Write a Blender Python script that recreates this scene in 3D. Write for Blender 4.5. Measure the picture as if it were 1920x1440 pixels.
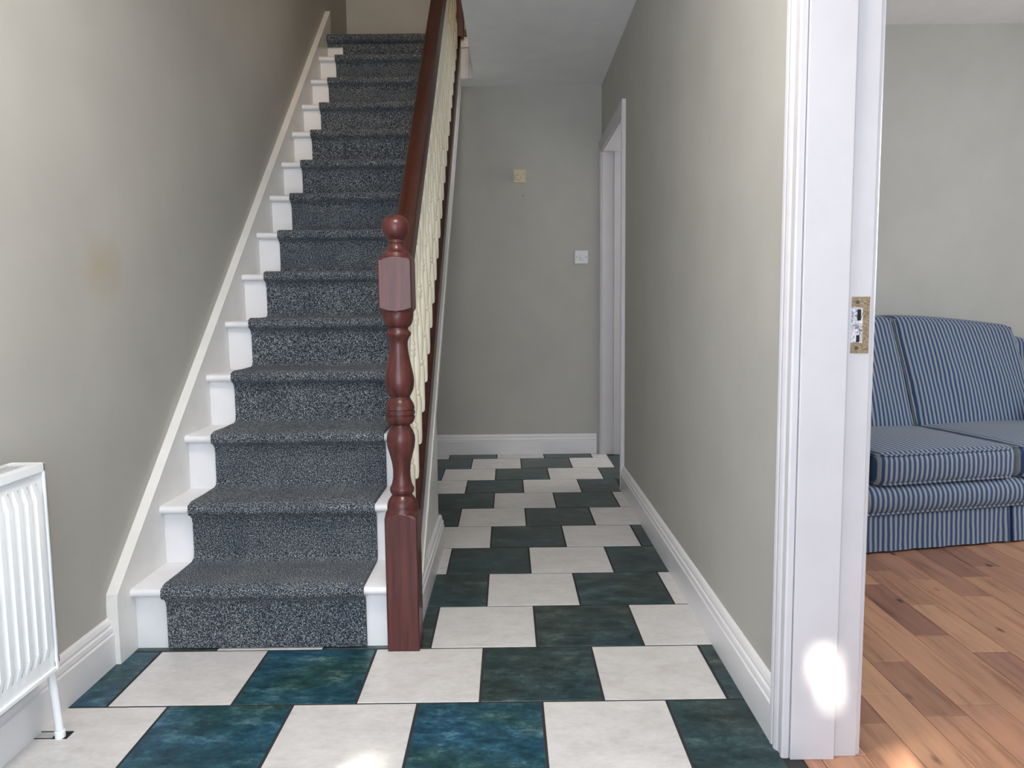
import bpy, bmesh, math, random
from mathutils import Vector, Matrix
for o in list(bpy.data.objects): bpy.data.objects.remove(o)
SC = bpy.context.scene
COL = SC.collection
random.seed(7)

# ------------------------------------------------------------------ camera
H = 1.0548
PITCH, YAW, ROLL, FPX = 0.1002, -0.0002, -0.0102, 1449.9
fw = Vector((math.sin(YAW)*math.cos(PITCH), math.cos(YAW)*math.cos(PITCH), -math.sin(PITCH)))
rt = Vector((math.cos(YAW), -math.sin(YAW), 0)); up = rt.cross(fw)
r2 = rt*math.cos(ROLL) + up*math.sin(ROLL); u2 = up*math.cos(ROLL) - rt*math.sin(ROLL)
cam = bpy.data.cameras.new('camera'); camo = bpy.data.objects.new('camera', cam); COL.objects.link(camo)
m = Matrix((r2, u2, -fw)).transposed().to_4x4(); m.translation = Vector((0, 0, H)); camo.matrix_world = m
cam.sensor_width = 36; cam.sensor_fit = 'HORIZONTAL'; cam.lens = FPX/1920*36; cam.clip_start = .02
SC.camera = camo

# ------------------------------------------------------------------ light
SC.view_settings.view_transform = 'Standard'; SC.view_settings.look = 'None'
SC.view_settings.gamma = 1; SC.view_settings.use_curve_mapping = False
SC.view_settings.exposure = 0.6
W = bpy.data.worlds.new('daylight'); SC.world = W; W.use_nodes = True
bg = W.node_tree.nodes['Background']; bg.inputs[0].default_value = (.72, .82, 1, 1); bg.inputs[1].default_value = .6
SUN_B, SUN_S = .28, .60          # sun travels (b, 1, -s): through the front door, down the hall
sun = bpy.data.lights.new('sun', 'SUN'); sun.energy = 17; sun.angle = math.radians(1.6); sun.color = (1, .93, .8)
suno = bpy.data.objects.new('sun', sun); COL.objects.link(suno)
suno.rotation_euler = Vector((SUN_B, 1, -SUN_S)).to_track_quat('-Z', 'Y').to_euler(); suno.location = (-2, -6, 4)
def area(name, loc, target, sx, sy, power, color):
    l = bpy.data.lights.new(name, 'AREA'); l.shape = 'RECTANGLE'; l.size = sx; l.size_y = sy; l.energy = power; l.color = color
    o = bpy.data.objects.new(name, l); COL.objects.link(o); o.location = loc
    o.rotation_euler = (Vector(target)-Vector(loc)).to_track_quat('-Z', 'Y').to_euler(); return o
LX1_ = 4.0
FRONT = -.60                       # inner face of the front wall
area('front_door_daylight', (-.28, FRONT+.03, 1.15), (-.28, 3, 1.15), 1.50, 1.9, 37, (.78, .885, 1))
area('living_room_window_daylight', (2.55, FRONT+.03, 1.45), (2.55, 4, 1.2), 1.9, 1.3, 6, (.97, .98, 1))
area('living_room_side_fill', (LX1_-.03, 2.05, 1.55), (0, 2.05, 1.3), 1.5, 1.3, 50, (.88, .95, 1))  # added fill, no window here; brightens the left hall wall through the doorway
area('upstairs_fill', (.1, FRONT+.03, 4.1), (.0, 5, 3.6), .9, 1.0, 36, (1, .78, .54))  # added warm fill for the upper walls, from an unseen source
area('kitchen_fill', (2.35, 5.3, 1.45), (0, 5.0, 1.4), 1.2, 1.2, 26, (1, .98, .95))  # added fill in the unseen kitchen, lifts the far floor and back wall
FILL_LAMP = 47.0                        # brightness of the added fill dome on the hall ceiling

# ------------------------------------------------------------------ materials
def nt(name):
    m = bpy.data.materials.new(name); m.use_nodes = True
    t = m.node_tree; b = t.nodes['Principled BSDF']
    return m, t, b
def N(t, kind, **kw):
    n = t.nodes.new(kind)
    for k, v in kw.items():
        if k in n.inputs: n.inputs[k].default_value = v
        else: setattr(n, k, v)
    return n
def L(t, a, b): t.links.new(a, b)
def ramp(t, stops, interp='LINEAR'):
    r = t.nodes.new('ShaderNodeValToRGB'); r.color_ramp.interpolation = interp
    e = r.color_ramp.elements
    while len(e) < len(stops): e.new(.5)
    for i, (p, c) in enumerate(stops): e[i].position = p; e[i].color = (*c, 1)
    return r
def coords(t, kind='Object', scale=(1, 1, 1)):
    mp = N(t, 'ShaderNodeMapping'); mp.inputs['Scale'].default_value = scale
    if kind == 'World':
        L(t, N(t, 'ShaderNodeNewGeometry').outputs['Position'], mp.inputs[0])
    else: L(t, N(t, 'ShaderNodeTexCoord').outputs[kind], mp.inputs[0])
    return mp.outputs[0]
def noise(t, vec, scale, detail=4, rough=.6):
    n = N(t, 'ShaderNodeTexNoise', Scale=scale, Detail=detail, Roughness=rough); L(t, vec, n.inputs['Vector']); return n
def bump(t, b, h, strength, dist):
    n = N(t, 'ShaderNodeBump', Strength=strength, Distance=dist); L(t, h, n.inputs['Height']); L(t, n.outputs[0], b.inputs['Normal'])
def mixc(t, fac, a, b, mode='MIX'):
    n = N(t, 'ShaderNodeMix', data_type='RGBA', blend_type=mode)
    for s, v in ((0, fac), (6, a), (7, b)):
        if isinstance(v, (int, float)): n.inputs[s].default_value = v
        elif isinstance(v, tuple): n.inputs[s].default_value = (*v, 1)
        else: L(t, v, n.inputs[s])
    return n.outputs[2]
def paint(name, c, rough, var=.03, bs=.05, scale=3.0, fine=180):
    m, t, b = nt(name); v = coords(t, 'World')
    n = noise(t, v, scale, 5)
    d = tuple(x*(1-var*2) for x in c); l = tuple(min(1, x*(1+var)) for x in c)
    L(t, ramp(t, [(.3, d), (.7, l)]).outputs[0], n and b.inputs['Base Color'])
    L(t, n.outputs['Fac'], t.nodes['Color Ramp'].inputs[0]) if 'Color Ramp' in t.nodes else None
    b.inputs['Roughness'].default_value = rough
    bump(t, b, noise(t, v, fine, 3).outputs['Fac'], bs, .002)
    return m
def plain(name, c, rough=.5, metal=0.):
    m, t, b = nt(name); b.inputs['Base Color'].default_value = (*c, 1); b.inputs['Roughness'].default_value = rough
    b.inputs['Metallic'].default_value = metal
    n = noise(t, coords(t), 40, 3); bump(t, b, n.outputs['Fac'], .04, .001)
    return m

WALLC = (.462, .449, .416)
M_wall = paint('sage_wall_paint', WALLC, .62, .035, .06)
def stained_wall():
    m, t, b = nt('sage_wall_paint_with_stain'); p = coords(t, 'World')
    n = noise(t, p, 3, 5); r = ramp(t, [(.3, tuple(x*.93 for x in WALLC)), (.7, tuple(x*1.03 for x in WALLC))]); L(t, n.outputs['Fac'], r.inputs[0])
    # yellowish scuff on the plaster
    sub = N(t, 'ShaderNodeVectorMath', operation='SUBTRACT'); L(t, p, sub.inputs[0]); sub.inputs[1].default_value = (-1.215, 2.31, 1.17)
    mul = N(t, 'ShaderNodeVectorMath', operation='MULTIPLY'); L(t, sub.outputs[0], mul.inputs[0]); mul.inputs[1].default_value = (0, 7.5, 8.0)
    nn = noise(t, p, 9, 4); ad = N(t, 'ShaderNodeVectorMath', operation='ADD'); L(t, mul.outputs[0], ad.inputs[0])
    s2 = N(t, 'ShaderNodeVectorMath', operation='SUBTRACT'); L(t, nn.outputs['Color'], s2.inputs[0]); s2.inputs[1].default_value = (.5, .5, .5)
    s3 = N(t, 'ShaderNodeVectorMath', operation='SCALE'); L(t, s2.outputs[0], s3.inputs[0]); s3.inputs['Scale'].default_value = 1.6
    L(t, s3.outputs[0], ad.inputs[1])
    ln = N(t, 'ShaderNodeVectorMath', operation='LENGTH'); L(t, ad.outputs[0], ln.inputs[0])
    rr = ramp(t, [(.1, (.55, .55, .55)), (1.0, (0, 0, 0))]); L(t, ln.outputs['Value'], rr.inputs[0])
    L(t, mixc(t, rr.outputs[0], r.outputs[0], (.40, .35, .22)), b.inputs['Base Color'])
    b.inputs['Roughness'].default_value = .6
    bump(t, b, noise(t, p, 160, 3).outputs['Fac'], .06, .002)
    return m
M_wall_l = stained_wall()
M_ceil = paint('white_ceiling_paint', (.92, .915, .91), .8, .02, .12, 6, 60)
M_white = paint('white_gloss_woodwork', (.78, .765, .78), .30, .02, .05, 8, 90)
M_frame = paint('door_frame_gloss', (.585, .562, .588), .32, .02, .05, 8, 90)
M_string = paint('white_string_paint', (.80, .785, .765), .32, .03, .05, 8, 90)
M_rad = paint('white_radiator_enamel', (.86, .87, .89), .22, .01, .01, 8, 90)
M_cream = paint('cream_spindle_paint', (.88, .82, .665), .35, .03, .03, 9, 90)
M_grout = plain('dark_grout', (.022, .021, .022), .85)
M_dark = plain('dark_void', (.006, .006, .007), .8)
M_brass = None

def wood(name, c0, c1, rough, axis='Z', coat=.3):
    m, t, b = nt(name)
    sc = {'Z': (60, 60, 3), 'Y': (60, 3, 60)}[axis]
    v = coords(t, 'Object', sc); n = noise(t, v, 1.0, 6, .65)
    r = ramp(t, [(.28, c0), (.72, c1)]); L(t, n.outputs['Fac'], r.inputs[0])
    L(t, r.outputs[0], b.inputs['Base Color'])
    b.inputs['Roughness'].default_value = rough; b.inputs['Coat Weight'].default_value = coat*.4; b.inputs['Specular IOR Level'].default_value = .3; b.inputs['Coat Roughness'].default_value = .18
    bump(t, b, n.outputs['Fac'], .06, .002)
    return m
M_mahog = wood('mahogany_varnish', (.036, .0088, .0075), (.118, .031, .026), .33, 'Z', .35)
M_mahog_rail = wood('mahogany_rail_varnish', (.022, .0055, .0035), (.058, .015, .008), .32, 'Y', .3)

def tile_mat(name, dark, blue=False):
    m, t, b = nt(name); v = coords(t, 'World'); oi = N(t, 'ShaderNodeObjectInfo')
    off = N(t, 'ShaderNodeVectorMath', operation='SCALE'); off.inputs[0].default_value = (37, 19, 53); L(t, oi.outputs['Random'], off.inputs['Scale'])
    ad = N(t, 'ShaderNodeVectorMath', operation='ADD'); L(t, v, ad.inputs[0]); L(t, off.outputs[0], ad.inputs[1])
    st = N(t, 'ShaderNodeVectorMath', operation='MULTIPLY'); L(t, ad.outputs[0], st.inputs[0]); st.inputs[1].default_value = (.75, 1.25, 1)
    n1 = noise(t, st.outputs[0], 13, 10, .74); n2 = noise(t, st.outputs[0], 55, 6, .75)
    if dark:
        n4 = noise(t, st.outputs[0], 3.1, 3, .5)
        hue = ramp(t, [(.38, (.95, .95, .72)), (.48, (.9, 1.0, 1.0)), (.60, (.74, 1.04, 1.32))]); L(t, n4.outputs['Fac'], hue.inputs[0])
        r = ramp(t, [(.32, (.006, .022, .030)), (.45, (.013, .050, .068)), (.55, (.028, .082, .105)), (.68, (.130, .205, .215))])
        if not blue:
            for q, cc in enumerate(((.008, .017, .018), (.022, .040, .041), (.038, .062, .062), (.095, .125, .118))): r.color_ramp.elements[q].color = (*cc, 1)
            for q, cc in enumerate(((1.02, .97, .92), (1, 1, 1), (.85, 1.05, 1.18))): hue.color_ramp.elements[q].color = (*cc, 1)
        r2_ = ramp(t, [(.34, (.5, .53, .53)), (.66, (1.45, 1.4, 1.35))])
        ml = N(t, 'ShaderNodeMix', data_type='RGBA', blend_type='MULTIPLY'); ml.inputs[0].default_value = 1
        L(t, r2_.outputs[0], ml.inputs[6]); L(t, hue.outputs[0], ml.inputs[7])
    else:
        r = ramp(t, [(.28, (.54, .515, .505)), (.5, (.64, .62, .615)), (.70, (.71, .69, .685))])
        r2_ = ramp(t, [(.3, (.90, .89, .88)), (.7, (1.04, 1.04, 1.04))])
    L(t, n1.outputs['Fac'], r.inputs[0]); L(t, n2.outputs['Fac'], r2_.inputs[0])
    c = mixc(t, 1.0, r.outputs[0], ml.outputs[2] if dark else r2_.outputs[0], 'MULTIPLY')
    L(t, c, b.inputs['Base Color'])
    rr = N(t, 'ShaderNodeMapRange'); L(t, n2.outputs['Fac'], rr.inputs[0]); rr.inputs[3].default_value = .28; rr.inputs[4].default_value = .42
    if dark: b.inputs['Specular IOR Level'].default_value = .3
    L(t, rr.outputs[0], b.inputs['Roughness'])
    bump(t, b, n1.outputs['Fac'], .08, .002)
    return m
M_tw = tile_mat('off_white_glazed_tile', False); M_td = tile_mat('charcoal_green_glazed_tile', True); M_tb = tile_mat('glazed_tile_bluer_near_left', True, True)

def plank_mat():
    m, t, b = nt('oiled_oak_planks'); v = coords(t, 'World'); oi = N(t, 'ShaderNodeObjectInfo')
    off = N(t, 'ShaderNodeVectorMath', operation='SCALE'); off.inputs[0].default_value = (31, 47, 0); L(t, oi.outputs['Random'], off.inputs['Scale'])
    ad = N(t, 'ShaderNodeVectorMath', operation='ADD'); L(t, v, ad.inputs[0]); L(t, off.outputs[0], ad.inputs[1])
    st = N(t, 'ShaderNodeVectorMath', operation='MULTIPLY'); L(t, ad.outputs[0], st.inputs[0]); st.inputs[1].default_value = (26, 2.4, 1)
    warp = noise(t, ad.outputs[0], 5, 2); wv = mixc(t, .12, st.outputs[0], warp.outputs['Color'], 'ADD')
    g = noise(t, wv, 1.2, 7, .62)
    base = ramp(t, [(0, (.255, .120, .082)), (.28, (.40, .205, .125)), (.5, (.47, .245, .145)), (.72, (.32, .155, .105)), (.85, (.44, .225, .135)), (1, (.52, .285, .168))]); L(t, oi.outputs['Random'], base.inputs[0])
    gr = ramp(t, [(.28, (.55, .48, .45)), (.48, (1, 1, 1)), (.75, (1.2, 1.18, 1.15))]); L(t, g.outputs['Fac'], gr.inputs[0])
    c = mixc(t, 1.0, base.outputs[0], gr.outputs[0], 'MULTIPLY')
    kv = N(t, 'ShaderNodeVectorMath', operation='MULTIPLY'); L(t, ad.outputs[0], kv.inputs[0]); kv.inputs[1].default_value = (10, 4.4, 1)
    vo = N(t, 'ShaderNodeTexVoronoi', Scale=1.0); L(t, kv.outputs[0], vo.inputs['Vector'])
    kr = ramp(t, [(.05, (.95, .95, .95)), (.14, (0, 0, 0))]); L(t, vo.outputs['Distance'], kr.inputs[0])
    c = mixc(t, kr.outputs[0], c, (.05, .026, .022))
    L(t, c, b.inputs['Base Color']); b.inputs['Roughness'].default_value = .42
    bump(t, b, g.outputs['Fac'], .10, .002)
    return m
M_plank = plank_mat()

def carpet_mat():
    m, t, b = nt('flecked_charcoal_carpet'); v = coords(t, 'World')
    n1 = noise(t, v, 300, 3, .75); n2 = noise(t, v, 7, 4); n3 = noise(t, v, 110, 2, .6)
    r = ramp(t, [(.38, (.006, .008, .012)), (.46, (.028, .036, .050)), (.54, (.115, .135, .160)), (.63, (.62, .67, .72))]); L(t, n1.outputs['Fac'], r.inputs[0])
    r2_ = ramp(t, [(.3, (.72, .74, .78)), (.7, (1.1, 1.06, 1.0))]); L(t, n2.outputs['Fac'], r2_.inputs[0])
    L(t, mixc(t, 1, r.outputs[0], r2_.outputs[0], 'MULTIPLY'), b.inputs['Base Color'])
    b.inputs['Roughness'].default_value = .97; b.inputs['Sheen Weight'].default_value = .08; b.inputs['Specular IOR Level'].default_value = .1
    mx = N(t, 'ShaderNodeMath', operation='ADD'); L(t, n1.outputs['Fac'], mx.inputs[0]); L(t, n3.outputs['Fac'], mx.inputs[1])
    bump(t, b, mx.outputs[0], .9, .006)
    return m
M_carpet = carpet_mat()

STRIPE = .0238
def stripe_mat():
    m, t, b = nt('blue_striped_fabric')
    tc = N(t, 'ShaderNodeTexCoord'); sx = N(t, 'ShaderNodeSeparateXYZ'); L(t, tc.outputs['Object'], sx.inputs[0])
    mu = N(t, 'ShaderNodeMath', operation='MULTIPLY'); L(t, sx.outputs['X'], mu.inputs[0]); mu.inputs[1].default_value = 1/STRIPE
    wn = noise(t, tc.outputs['Object'], 9, 2); am = N(t, 'ShaderNodeMath', operation='MULTIPLY_ADD'); L(t, wn.outputs['Fac'], am.inputs[0]); am.inputs[1].default_value = .35; L(t, mu.outputs[0], am.inputs[2])
    fr = N(t, 'ShaderNodeMath', operation='FRACT'); L(t, am.outputs[0], fr.inputs[0])
    r = ramp(t, [(0, (.017, .048, .135)), (.45, (.019, .053, .145)), (.53, (.245, .275, .300)), (.93, (.255, .282, .302)), (1, (.017, .048, .135))]); L(t, fr.outputs[0], r.inputs[0])
    wv = noise(t, tc.outputs['Object'], 500, 2); r3 = ramp(t, [(.3, (.86, .86, .86)), (.7, (1.08, 1.08, 1.08))]); L(t, wv.outputs['Fac'], r3.inputs[0])
    L(t, mixc(t, 1, r.outputs[0], r3.outputs[0], 'MULTIPLY'), b.inputs['Base Color'])
    b.inputs['Roughness'].default_value = .85; b.inputs['Sheen Weight'].default_value = .15
    bump(t, b, wv.outputs['Fac'], .25, .001)
    return m
M_sofa = stripe_mat()
M_gap = plain('dark_blue_fabric', (.012, .025, .06), .9)

def metal_worn():
    m, t, b = nt('worn_brass_plate'); v = coords(t, 'World'); n = noise(t, v, 220, 4, .7)
    r = ramp(t, [(.35, (.20, .145, .085)), (.6, (.42, .33, .22))]); L(t, n.outputs['Fac'], r.inputs[0]); L(t, r.outputs[0], b.inputs['Base Color'])
    b.inputs['Metallic'].default_value = .6; b.inputs['Roughness'].default_value = .45; return m
M_brass = metal_worn()
def flaked():
    m, t, b = nt('paint_flecked_mortise'); v = coords(t, 'World'); n = noise(t, v, 130, 4, .8)
    r = ramp(t, [(.38, (.03, .025, .03)), (.47, (.35, .34, .38)), (.6, (.78, .77, .80))]); L(t, n.outputs['Fac'], r.inputs[0]); L(t, r.outputs[0], b.inputs['Base Color'])
    b.inputs['Roughness'].default_value = .5; bump(t, b, n.outputs['Fac'], .6, .004); return m
M_flake = flaked()
M_therm = plain('yellowed_cream_plastic', (.62, .55, .36), .4)
M_plastic = plain('white_switch_plastic', (.74, .74, .78), .3)
M_screw = plain('dark_screw', (.12, .11, .10), .4, .7)
M_valve = plain('cream_valve_cap', (.72, .70, .60), .4)
def glass_mat():
    m, t, b = nt('obscured_glass'); b.inputs['Base Color'].default_value = (.8, .85, .88, 1); b.inputs['Roughness'].default_value = .3
    n = noise(t, coords(t), 60, 3); bump(t, b, n.outputs['Fac'], .5, .004); return m
M_glass = glass_mat()
def clear_mat():
    m = bpy.data.materials.new('clear_bevelled_glass'); m.use_nodes = True; t = m.node_tree; t.nodes.clear()
    o = N(t, 'ShaderNodeOutputMaterial'); a = N(t, 'ShaderNodeBsdfTransparent'); g = N(t, 'ShaderNodeBsdfGlossy', Roughness=.05)
    mx = N(t, 'ShaderNodeMixShader'); mx.inputs[0].default_value = .08; L(t, a.outputs[0], mx.inputs[1]); L(t, g.outputs[0], mx.inputs[2]); L(t, mx.outputs[0], o.inputs[0]); return m
M_clear = clear_mat()

# ------------------------------------------------------------------ mesh helpers
def link(name, me, mat, root=None, smooth=False):
    o = bpy.data.objects.new(name, me); COL.objects.link(o)
    if mat and not me.materials: me.materials.append(mat)
    if root: o.parent = root
    if smooth:
        for p in me.polygons: p.use_smooth = True
    return o
def mesh(name, vs, fs, mat, root=None, smooth=False, fix=True):
    off = Vector(root.location) if (root and fix) else Vector((0, 0, 0))
    if root and fix and root.parent: off += Vector(root.parent.location)
    me = bpy.data.meshes.new(name); me.from_pydata([tuple(Vector(v)-off) for v in vs], [], fs)
    bm = bmesh.new(); bm.from_mesh(me); bmesh.ops.remove_doubles(bm, verts=bm.verts, dist=1e-6)
    bmesh.ops.recalc_face_normals(bm, faces=bm.faces); bm.to_mesh(me); bm.free()
    return link(name, me, mat, root, smooth)
BOXF = [(0, 1, 3, 2), (4, 6, 7, 5), (0, 4, 5, 1), (2, 3, 7, 6), (0, 2, 6, 4), (1, 5, 7, 3)]
def boxv(x0, x1, y0, y1, z0, z1): return [(x, y, z) for x in (x0, x1) for y in (y0, y1) for z in (z0, z1)]
def boxes(name, bl, mat, root=None, bev=0., fix=True, seg=2):
    bm = bmesh.new(); off = Vector((0, 0, 0))
    if root and fix:
        off = Vector(root.location) + (Vector(root.parent.location) if root.parent else Vector((0, 0, 0)))
    for b in bl:
        vs = [bm.verts.new(Vector(v)-off) for v in boxv(*b)]
        for f in BOXF: bm.faces.new([vs[i] for i in f])
    bmesh.ops.recalc_face_normals(bm, faces=bm.faces)
    if bev: bmesh.ops.bevel(bm, geom=list(bm.edges), offset=bev, segments=seg, affect='EDGES', profile=.6)
    me = bpy.data.meshes.new(name); bm.to_mesh(me); bm.free()
    return link(name, me, mat, root)
def box(name, x0, x1, y0, y1, z0, z1, mat, root=None, bev=0., fix=True): return boxes(name, [(x0, x1, y0, y1, z0, z1)], mat, root, bev, fix)
def prism(name, poly, f0, f1, mat, root=None, smooth=False, fix=True):
    """poly: 2D points; f0/f1 map a 2D point to 3D at each end"""
    n = len(poly); vs = [f0(p) for p in poly] + [f1(p) for p in poly]
    fs = [(i, (i+1) % n, n+(i+1) % n, n+i) for i in range(n)] + [tuple(range(n))[::-1], tuple(range(n, 2*n))]
    return mesh(name, vs, fs, mat, root, smooth, fix)
def lathe(prof, seg, cx, cy, cz=0):
    vs, fs = [], []
    for r, z in prof:
        for k in range(seg):
            a = 2*math.pi*k/seg; vs.append((cx+r*math.cos(a), cy+r*math.sin(a), cz+z))
    for i in range(len(prof)-1):
        for k in range(seg):
            k2 = (k+1) % seg; fs.append((i*seg+k, i*seg+k2, (i+1)*seg+k2, (i+1)*seg+k))
    fs.append(tuple(range(seg))[::-1]); fs.append(tuple(range((len(prof)-1)*seg, len(prof)*seg)))
    return vs, fs
def tube(path, r, seg=8, closed=False):
    vs, fs = [], []; n = len(path); P = [Vector(p) for p in path]
    for i in range(n):
        a = P[(i-1) % n] if (closed or i > 0) else P[i]; b = P[(i+1) % n] if (closed or i < n-1) else P[i]
        d = (b-a).normalized(); s = d.cross(Vector((0, 0, 1)))
        if s.length < 1e-3: s = d.cross(Vector((0, 1, 0)))
        s.normalize(); q = s.cross(d)
        for k in range(seg):
            an = 2*math.pi*k/seg; vs.append(tuple(P[i]+s*r*math.cos(an)+q*r*math.sin(an)))
    for i in range(n if closed else n-1):
        j = (i+1) % n
        for k in range(seg):
            k2 = (k+1) % seg; fs.append((i*seg+k, i*seg+k2, j*seg+k2, j*seg+k))
    if not closed: fs.append(tuple(range(seg))[::-1]); fs.append(tuple(range((n-1)*seg, n*seg)))
    return vs, fs
def tag(o, label, cat=None, group=None, kind=None):
    o['label'] = label
    if cat: o['category'] = cat
    if group: o['group'] = group
    if kind: o['kind'] = kind
    return o
def struct(o, label=None):
    o['kind'] = 'structure'
    if label: o['label'] = label
    return o
def empty(name, loc, rz=0):
    o = bpy.data.objects.new(name, None); COL.objects.link(o); o.location = loc; o.rotation_euler = (0, 0, rz); o.empty_display_size = .1; return o
def autosmooth(o, ang=40):
    bm = bmesh.new(); bm.from_mesh(o.data)
    for f in bm.faces: f.smooth = True
    for e in bm.edges:
        if len(e.link_faces) == 2 and e.calc_face_angle(0) > math.radians(ang): e.smooth = False
    bm.to_mesh(o.data); bm.free(); return o

# ------------------------------------------------------------------ dimensions
XL, XR, XW = -1.215, .635, .79       # hall walls; living-room face of the dividing wall
YB, YU = 5.48, 6.05                  # hall back wall, upstairs back wall
ZC, ZU, ZT = 2.557, 2.81, 5.2
LX1, LYB, LZC = 4.0, 4.45, 2.583     # living room
RISE, GO, Y1 = .201, .224, 2.298     # stair
PS = RISE/GO
def pitch(y): return RISE + (y-Y1)*PS

# ------------------------------------------------------------------ room shell
struct(box('wall_left', XL-.1, XL, FRONT-.1, YU, -.02, ZT, M_wall_l), 'sage grey stairwell wall with a yellowish scuff')
D1a, D1b, D1h = .60, 1.712, 2.05     # living-room doorway
D2a, D2b, D2h = 4.42, 5.425, 2.10    # far doorway
struct(boxes('wall_right', [(XR, XW, FRONT-.1, D1a-.015, -.02, ZT), (XR, XW, D1a-.015, D1b+.015, D1h+.015, ZT), (XR, XW, D1b+.015, D2a-.015, -.02, ZT), (XR, XW, D2a-.015, D2b+.015, D2h+.015, ZT), (XR, XW, D2b+.015, YU, -.02, ZT)], M_wall), 'sage grey hall wall between the two doorways')
struct(box('wall_back', XL, XR, YB, YB+.1, -.02, ZC+.02, M_wall), 'sage grey wall at the end of the hall')
struct(box('wall_upper_back', XL, XR, YU, YU+.1, ZC, ZT, M_wall), 'landing wall above the top step')
struct(boxes('ceiling', [(-.232, XR, 2.2, YU, ZC, ZU), (XL, XR, FRONT-.1, 2.2, ZC, ZU), (XL, -.232, 5.30, YU, ZC, ZU)], M_ceil), 'white hall ceiling beside the stairwell opening')
struct(box('ceiling_upper', XL-.1, XW, FRONT-.1, YU+.1, ZT, ZT+.1, M_ceil))
struct(box('ceiling_living_room', XW, LX1, FRONT-.1, LYB, LZC, LZC+.1, M_ceil))
struct(box('wall_living_back', XW, LX1, LYB, LYB+.1, -.02, LZC+.1, M_wall), 'pale sage wall behind the blue sofa')
struct(box('wall_living_right', LX1, LX1+.1, FRONT-.1, LYB+.1, -.02, LZC+.1, M_wall))
WX0, WX1, WZ0, WZ1 = 1.55, 3.55, .75, 2.15
struct(boxes('wall_living_front', [(XW, WX0, FRONT-.1, FRONT, -.02, LZC), (WX1, LX1, FRONT-.1, FRONT, -.02, LZC), (WX0, WX1, FRONT-.1, FRONT, -.02, WZ0), (WX0, WX1, FRONT-.1, FRONT, WZ1, LZC)], M_wall))
# kitchen shell beyond the far doorway
struct(boxes('wall_kitchen', [(XW, 2.4, LYB+.1, LYB+.2, -.02, ZC), (2.4, 2.5, LYB+.1, 6.4, -.02, ZC), (XW, 2.5, 6.3, 6.4, -.02, ZC)], M_wall))
struct(box('ceiling_kitchen', XW, 2.5, LYB+.1, 6.4, ZC, ZC+.1, M_ceil))
# front wall with a glazed door opening
FX0, FX1, FZ1 = -1.10, .52, 2.12
UX0, UX1, UZ0, UZ1 = -.4, .6, 3.55, 4.65
struct(boxes('wall_front', [(XL, FX0, FRONT-.1, FRONT, -.02, ZT), (FX1, XR, FRONT-.1, FRONT, -.02, ZT), (FX0, FX1, FRONT-.1, FRONT, FZ1, UZ0), (FX0, FX1, FRONT-.1, FRONT, UZ1, ZT), (FX0, UX0, FRONT-.1, FRONT, UZ0, UZ1)], M_wall))

# ---- skirting
SKP = [(0, 0), (.021, 0), (.021, .108), (.016, .114), (.019, .120), (.017, .133), (.012, .137), (.013, .147), (.009, .158), (.004, .164), (0, .165)]
def skirt(name, a, b, nrm, label, h=.865):
    a = Vector((*a, 0)); b = Vector((*b, 0)); n = Vector((*nrm, 0))
    o = prism(name, SKP, lambda p: a+n*p[0]+Vector((0, 0, p[1]*h)), lambda p: b+n*p[0]+Vector((0, 0, p[1]*h)), M_white)
    return struct(o, label)
skirt('baseboard_right', (XR, 1.772), (XR, 4.352), (-1, 0), 'white moulded skirting along the right hall wall')
skirt('baseboard_back', (-1.18, YB), (.60, YB), (0, -1), 'white moulded skirting at the end of the hall')
skirt('baseboard_left', (XL, FRONT), (XL, 2.226), (1, 0), 'white moulded skirting beneath the radiator')
skirt('baseboard_living_back', (XW, LYB), (LX1, LYB), (0, -1), 'white skirting behind the sofa')

# ------------------------------------------------------------------ hall floor with tiles
floor = struct(box('floor', XL-.05, .665, FRONT-.1, YB+.05, -.04, -.0010, M_grout), 'hall floor of staggered white and teal tiles')
S, TH, TX0, TY0 = .333, .0053, -.0949, 1.9767
G = .0072
ct, st_ = math.cos(TH), math.sin(TH)
def tile_w(u, k): a, b = u*S, k*S; return (TX0+a*ct-b*st_, TY0+a*st_+b*ct)
def clip(poly, ax, lim, keep_less):
    out = []
    for i in range(len(poly)):
        p, q = poly[i], poly[(i+1) % len(poly)]
        ip = (p[ax] <= lim) == keep_less; iq = (q[ax] <= lim) == keep_less
        if ip: out.append(p)
        if ip != iq:
            t = (lim-p[ax])/(q[ax]-p[ax]); out.append((p[0]+t*(q[0]-p[0]), p[1]+t*(q[1]-p[1])))
    return out
def area2(p): return abs(sum(p[i][0]*p[(i+1) % len(p)][1]-p[(i+1) % len(p)][0]*p[i][1] for i in range(len(p)))/2)
def slab(poly, zt, zb, ch):
    cx = sum(p[0] for p in poly)/len(poly); cy = sum(p[1] for p in poly)/len(poly); n = len(poly)
    def ins(p, d):
        vx, vy = cx-p[0], cy-p[1]; l = math.hypot(vx, vy) or 1; return (p[0]+vx/l*d, p[1]+vy/l*d)
    vs = [(*p, zb) for p in poly]+[(*p, zt-ch) for p in poly]+[(*ins(p, ch*1.6), zt) for p in poly]
    fs = [tuple(range(2*n, 3*n))]+[(i, (i+1) % n, n+(i+1) % n, n+i) for i in range(n)]+[(n+i, n+(i+1) % n, 2*n+(i+1) % n, 2*n+i) for i in range(n)]
    return vs, fs
shared = {}
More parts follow.
